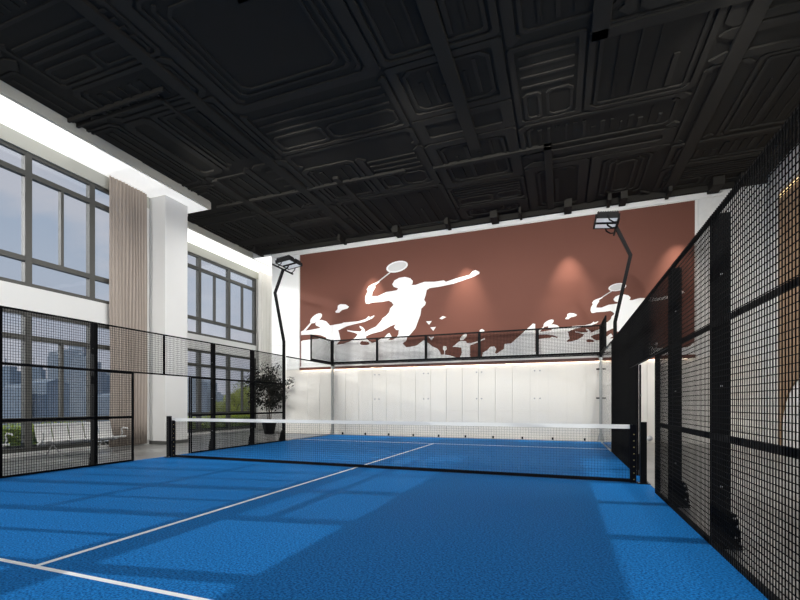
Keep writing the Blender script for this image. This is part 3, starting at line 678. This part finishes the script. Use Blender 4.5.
# ------------------------------------------------------------ potted plant
pl = thing('potted_tree', 'dark-leaved indoor tree in a black tapered pot by the far left corner', 'plant', (-7.9, 9.55, -0.011))
MB().lathe([(0.20,0.0),(0.22,0.01),(0.33,0.53),(0.35,0.56),(0.345,0.58),(0.31,0.58),(0.30,0.52)]).build('pot', M['pot'], pl, smooth=False)
MB().lathe([(0.0,0.50),(0.295,0.50),(0.295,0.52),(0.0,0.53)]).build('soil', M['soil'], pl)
tk = MB(); tips = []
for k in range(4):
    a = 2*PI*k/4+0.4; d = 0.10
    base = Vector((0.05*math.cos(a), 0.05*math.sin(a), 0.5))
    mid = Vector((0.12*math.cos(a+0.4), 0.12*math.sin(a+0.4), 1.15)); top = Vector((0.24*math.cos(a), 0.24*math.sin(a), 2.15))
    tk.tube([base, mid, top, top+Vector((0.1*math.cos(a), 0.1*math.sin(a), 0.7))], 0.022, 7, r2=0.008)
    for j in range(7):
        t0 = mid.lerp(top, j/6.0); aa = random.uniform(0, 2*PI); rr = random.uniform(0.35, 0.82)
        e = t0 + Vector((rr*math.cos(aa), rr*math.sin(aa), random.uniform(0.05, 0.6)))
        e.y = min(e.y, 0.55); tk.tube([t0, (t0+e)/2+Vector((0,0,0.06)), e], 0.010, 5, r2=0.004); tips += [e, (t0+e)/2, t0.lerp(e, 0.75)]
    tips += [top, top+Vector((0.05,0.02,0.35)), top+Vector((0.1*math.cos(a), 0.1*math.sin(a), 0.7))]
tk.build('trunk', M['bark'], pl)
lf = MB()
for e in tips:
    for q in range(34):
        o_ = Vector((random.gauss(0,0.12), random.gauss(0,0.12), random.gauss(0,0.11)))
        v_ = e+o_; v_.y = min(v_.y, 0.60-random.random()*0.1)
        lf.leaf(v_, random.uniform(0.05, 0.10))
lf.build('foliage', M['pleaf'], pl)

# ------------------------------------------------------------ right wall joinery, small fitting
wp = thing('wooden_portal', 'tall brown veneered portal with a white arched niche on the right wall', 'wall panel', (XRW, 9.2, 0))
mb = MB()
ya, yc, R_ = 9.12, 7.2, 1.92     # arch springs at z 0.4
pts = [(9.30, 0.0), (9.30, 7.42), (4.9, 7.42), (4.9, 0.0), (yc-R_, 0.0)]
arc = [(yc - R_*math.cos(t), 0.55 + 1.55*math.sin(t)) for t in [PI*k/24 for k in range(25)]]
poly = pts + arc + [(ya, 0.0)]
bm = bmesh.new(); vs = [bm.verts.new((-0.05, y-9.2, z)) for y, z in poly]; [bm.faces.new([vs[i] for i in tri]) for tri in tessellate_polygon([[Vector((y, z, 0)) for y, z in poly]])]
r_ = bmesh.ops.extrude_face_region(bm, geom=bm.faces[:])
for e in r_['geom']:
    if isinstance(e, bmesh.types.BMVert): e.co.x += 0.048
bmesh.ops.recalc_face_normals(bm, faces=bm.faces)
me = bpy.data.meshes.new('veneer_board'); bm.to_mesh(me); bm.free(); me.materials.append(M['wood'])
o = bpy.data.objects.new('veneer_board', me); C.objects.link(o); o.parent = wp
MB().box(-0.058, -0.051, -4.25, 0.05, 7.25, 7.33).build('light_strip', M['ledy'], wp)
fit = MB().lathe([(0.0,0.0),(0.07,0.0),(0.09,0.03),(0.09,0.09),(0.06,0.13),(0.0,0.14)], 0, 0, 16).build('wall_fitting', M['grey'], loc=(6.42, YW-0.075, 0.15), smooth=True)
fit.rotation_euler = (PI/2, 0, 0); tag(fit, 'small grey rounded fitting low on the back wall behind the right net post', 'fitting')

# ------------------------------------------------------------ outside
struct('terrace', MB().box(-17.0, -10.7, -20, 24, -0.35, -0.1), M['pave'])
struct('terrace_near', MB().box(-10.68, -8.82, -20, 3.8, -0.35, -0.1), M['pave'])
struct('ground', MB().box(-1500, -18, -1200, 1500, -46, -45), M['land'])
def hedge(x, y0, y1, h, label, wd=0.55, m='hedge', dens=520):
    root = thing('hedge', label, 'hedge', (x, (y0+y1)/2, -0.1), 0, 'hedges outside the windows')
    ln = y1-y0
    MB().box(-wd/2, wd/2, -ln/2, ln/2, 0, 0.30).build('planter', M['planter'], root)
    MB().box(-wd/2+0.08, wd/2-0.08, -ln/2+0.05, ln/2-0.05, 0.30, h-0.1).build('hedge_core', M['leaf2'], root)
    q = MB()
    for k in range(int(ln*dens)):
        q.leaf((random.uniform(-wd/2, wd/2), random.uniform(-ln/2, ln/2), 0.30+(h-0.28)*random.random()**0.7+random.gauss(0, 0.02)), random.uniform(0.03, 0.06))
    q.build('foliage', M[m], root)
hedge(-9.5, -3.6, -1.35, 0.86, 'clipped yellow-green hedge behind the left-edge bench, outside the glass')
hedge(-9.5, -1.25, 1.6, 0.84, 'clipped yellow-green hedge behind the full bench, outside the glass')
hedge(-11.4, 7.4, 10.2, 0.82, 'low green hedge seen left of the potted plant, nearer half', 0.9)
hedge(-11.4, 10.3, 14.6, 0.82, 'low green hedge seen left of the potted plant, farther half', 0.9)
def tree(x, y, h, r, m, label, nleaf=2600):
    root = thing('bushy_tree', label, 'tree', (x, y, -0.1), 0, 'trees outside the far windows')
    t = MB(); t.tube([(0,0,0),(0.03,0.02,h*0.5),(0,0,h*0.8)], 0.06, 7, r2=0.02)
    for k in range(6):
        a = k*1.05; t.tube([(0,0,h*0.35),(r*0.5*math.cos(a), r*0.5*math.sin(a), h*0.65)], 0.025, 5, r2=0.01)
    t.build('trunk', M['bark'], root)
    q = MB(); cs = [(random.gauss(0, r*0.4), random.gauss(0, r*0.4), h*random.uniform(0.28, 0.85)) for _ in range(16)]
    for k in range(nleaf):
        cx, cy, cz = random.choice(cs); v = Vector((random.gauss(0,1), random.gauss(0,1), random.gauss(0,1))).normalized()*r*random.uniform(0.25, 0.5)
        q.leaf((cx+v.x, cy+v.y, max(0.15, cz+v.z)), random.uniform(0.05, 0.09))
    q.build('foliage', M[m], root)
tree(-15.6, 20.2, 3.2, 1.25, 'leaf2', 'darker green bushy tree outside the far windows, nearest the potted plant')
tree(-13.9, 17.0, 2.7, 1.15, 'leaf1', 'bright yellow-green bushy tree outside, middle of the far window')
tree(-13.1, 14.3, 2.2, 0.7, 'leaf1', 'yellow-green bushy tree outside, left part of the far window')
tree(-12.8, 12.7, 1.5, 0.65, 'leaf1', 'low yellow-green bush at the left end of the far trees')
TL = ['hazy tower at the far left edge of the skyline', 'slim hazy tower right beside the left-edge tower', 'hazy tower behind the first wide window mullion', 'narrow tower just right of the first wide mullion',
      'broad low tower with a stepped roof left of the thin mullion', 'tall tower just right of the thin mullion', 'pointed tower, second right of the thin mullion', 'tallest tower in the near lower window', 'hazy tower just left of the second fence post',
      'tower mostly hidden by the second fence post', 'low tower in the last strip of window before the curtain', 'tower partly covered by the left edge of the taupe curtain', 'tower behind the taupe curtain',
      'leftmost hazy tower in the far bay window', 'pointed hazy tower, second from left in the far bay window', 'wide pale tower behind the third fence post', 'pale tower left of the far green trees', 'low pale tower partly behind the far green trees']
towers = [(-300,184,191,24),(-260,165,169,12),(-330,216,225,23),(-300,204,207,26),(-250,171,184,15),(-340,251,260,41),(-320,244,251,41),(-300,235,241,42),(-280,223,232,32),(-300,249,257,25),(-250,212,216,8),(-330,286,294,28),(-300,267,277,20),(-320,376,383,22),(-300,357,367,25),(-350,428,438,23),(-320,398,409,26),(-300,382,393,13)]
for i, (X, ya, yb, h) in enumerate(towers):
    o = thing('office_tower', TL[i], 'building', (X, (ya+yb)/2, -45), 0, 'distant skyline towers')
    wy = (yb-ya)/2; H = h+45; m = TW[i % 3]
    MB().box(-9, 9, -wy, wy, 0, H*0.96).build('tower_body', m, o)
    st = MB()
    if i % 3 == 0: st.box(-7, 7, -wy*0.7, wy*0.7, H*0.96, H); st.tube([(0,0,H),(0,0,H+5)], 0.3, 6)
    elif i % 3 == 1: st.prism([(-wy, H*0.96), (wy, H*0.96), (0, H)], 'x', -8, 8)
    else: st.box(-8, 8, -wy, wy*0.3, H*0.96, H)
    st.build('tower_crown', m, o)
mh = MB()
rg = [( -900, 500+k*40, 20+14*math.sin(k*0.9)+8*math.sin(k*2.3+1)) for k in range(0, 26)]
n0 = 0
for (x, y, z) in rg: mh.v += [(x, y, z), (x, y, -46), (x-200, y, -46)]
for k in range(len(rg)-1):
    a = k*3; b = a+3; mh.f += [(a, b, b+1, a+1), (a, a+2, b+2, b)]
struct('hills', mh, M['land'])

# ------------------------------------------------------------ lights
def lamp(kind, name, loc, energy, col=(1,1,1), **k):
    d = bpy.data.lights.new(name, kind); d.energy = energy; d.color = col
    o = bpy.data.objects.new(name, d); C.objects.link(o); o.location = loc
    for a, b in k.items(): setattr(d, a, b)
    return o
sun = lamp('SUN', 'sun', (-30, -8, 14), 4.3, (1.0, 0.97, 0.92), angle=math.radians(0.12))
sun.rotation_euler = Vector((1, 0.224, -1/2.911)).to_track_quat('-Z', 'Y').to_euler()
def spot(name, loc, aim, e, cone, blend=0.8, col=(1.0, 0.985, 0.955), r=0.03):
    o = lamp('SPOT', name, loc, e, col, shadow_soft_size=r, spot_size=math.radians(cone), spot_blend=blend)
    o.rotation_euler = (Vector(aim)-Vector(loc)).to_track_quat('-Z', 'Y').to_euler(); return o
for x in (-5.5, -1.8, 1.8, 5.5):
    for y in (-10, -5.5, -1, 3.5, 7.5):
        spot('fill_down_spot', (x, y, ZC-0.14), (x, y, 0), 100, 150, 0.6)  # added fill spots without fixtures, lifting the general light level
for y in (-9.5, -5.5, -1.5, 2.5, 6.5):
    spot('fill_wall_spot', (0.5, y, 7.72), (-8.5, y, 3.7), 1150, 66, 1.0)  # added fill spots to brighten the left and right walls
    spot('fill_wall_spot', (0.8, y, 7.72), (9.5, y, 3.7), 1350, 66, 1.0)
for x in (-5.5, -2.5, 0.5, 3.5, 6.5):
    spot('fill_wall_spot', (x, -1.0, 7.66), (x, 10.4, 5.4), 1450, 58, 1.0)  # added fill brightening the back wall and mural
spot('fill_wall_spot', (-5.2, 1.5, 7.72), (-7.7, 10.4, 4.2), 900, 42)  # added fill for the white wall left of the mural
for x in (-6.5, -2.5, 1.5, 5.5):
    spot('fill_rear_spot', (x, -11.5, 7.72), (x, 3.5, 3.2), 2900, 52, 1.0)  # added fill from behind the camera, onto faces turned toward it
for x in (-3.4, 0.42, 3.97, 7.2):
    o = lamp('SPOT', 'mural_spot', (x, 9.7, 7.6), 800, (1.0, 0.86, 0.74), shadow_soft_size=0.02, spot_size=math.radians(46), spot_blend=1.0)
    o.rotation_euler = Vector((0, 0.22, -1)).to_track_quat('-Z', 'Y').to_euler()

# ------------------------------------------------------------ world
wd = bpy.data.worlds.new('World'); bpy.context.scene.world = wd; wd.use_nodes = True
nt = wd.node_tree; bg = nt.nodes['Background']
tc = nt.nodes.new('ShaderNodeTexCoord'); sp = nt.nodes.new('ShaderNodeSeparateXYZ'); nt.links.new(tc.outputs['Generated'], sp.inputs[0])
cr = nt.nodes.new('ShaderNodeValToRGB'); e = cr.color_ramp.elements
e[0].position = 0.0; e[0].color = (0.52, 0.52, 0.58, 1)
e[1].position = 0.9; e[1].color = (0.26, 0.36, 0.50, 1)
k = e.new(0.22); k.color = (0.46, 0.51, 0.60, 1); k = e.new(0.42); k.color = (0.34, 0.43, 0.56, 1)
nt.links.new(sp.outputs['Z'], cr.inputs['Fac'])
mp = nt.nodes.new('ShaderNodeMapping'); mp.inputs['Scale'].default_value = (1, 1, 2.6)
nz = nt.nodes.new('ShaderNodeTexNoise'); nz.inputs['Scale'].default_value = 3.2; nz.inputs['Detail'].default_value = 8; nz.inputs['Roughness'].default_value = 0.55
nt.links.new(tc.outputs['Generated'], mp.inputs['Vector']); nt.links.new(mp.outputs['Vector'], nz.inputs['Vector'])
c2 = nt.nodes.new('ShaderNodeValToRGB'); c2.color_ramp.elements[0].position = 0.47; c2.color_ramp.elements[1].position = 0.62
nt.links.new(nz.outputs['Fac'], c2.inputs['Fac'])
mx = nt.nodes.new('ShaderNodeMix'); mx.data_type = 'RGBA'; mx.inputs['B'].default_value = (0.60, 0.59, 0.63, 1)
ml = nt.nodes.new('ShaderNodeMath'); ml.operation = 'MULTIPLY'; ml.inputs[1].default_value = 0.8
nt.links.new(c2.outputs['Color'], ml.inputs[0]); nt.links.new(ml.outputs[0], mx.inputs['Factor'])
nt.links.new(cr.outputs['Color'], mx.inputs['A']); nt.links.new(mx.outputs['Result'], bg.inputs['Color']); bg.inputs['Strength'].default_value = 1.0

# ------------------------------------------------------------ camera
cam = bpy.data.cameras.new('camera'); co = bpy.data.objects.new('camera', cam); C.objects.link(co)
co.location = (3.733, -9.641, 1.2855); co.rotation_euler = (PI/2, 0, 0.43095)
cam.sensor_width = 36; cam.lens = 508.34/800*36; cam.shift_x = 72.57/800; cam.shift_y = 104.38/800; cam.clip_end = 3000; cam.clip_start = 0.05
sc = bpy.context.scene; sc.camera = co
sc.view_settings.view_transform = 'Standard'; sc.view_settings.look = 'None'; sc.view_settings.gamma = 1; sc.view_settings.exposure = 0.0
sc.view_settings.use_curve_mapping = False
sc.cycles.use_denoising = True; sc.cycles.max_bounces = 8; sc.cycles.transparent_max_bounces = 24; sc.cycles.diffuse_bounces = 5
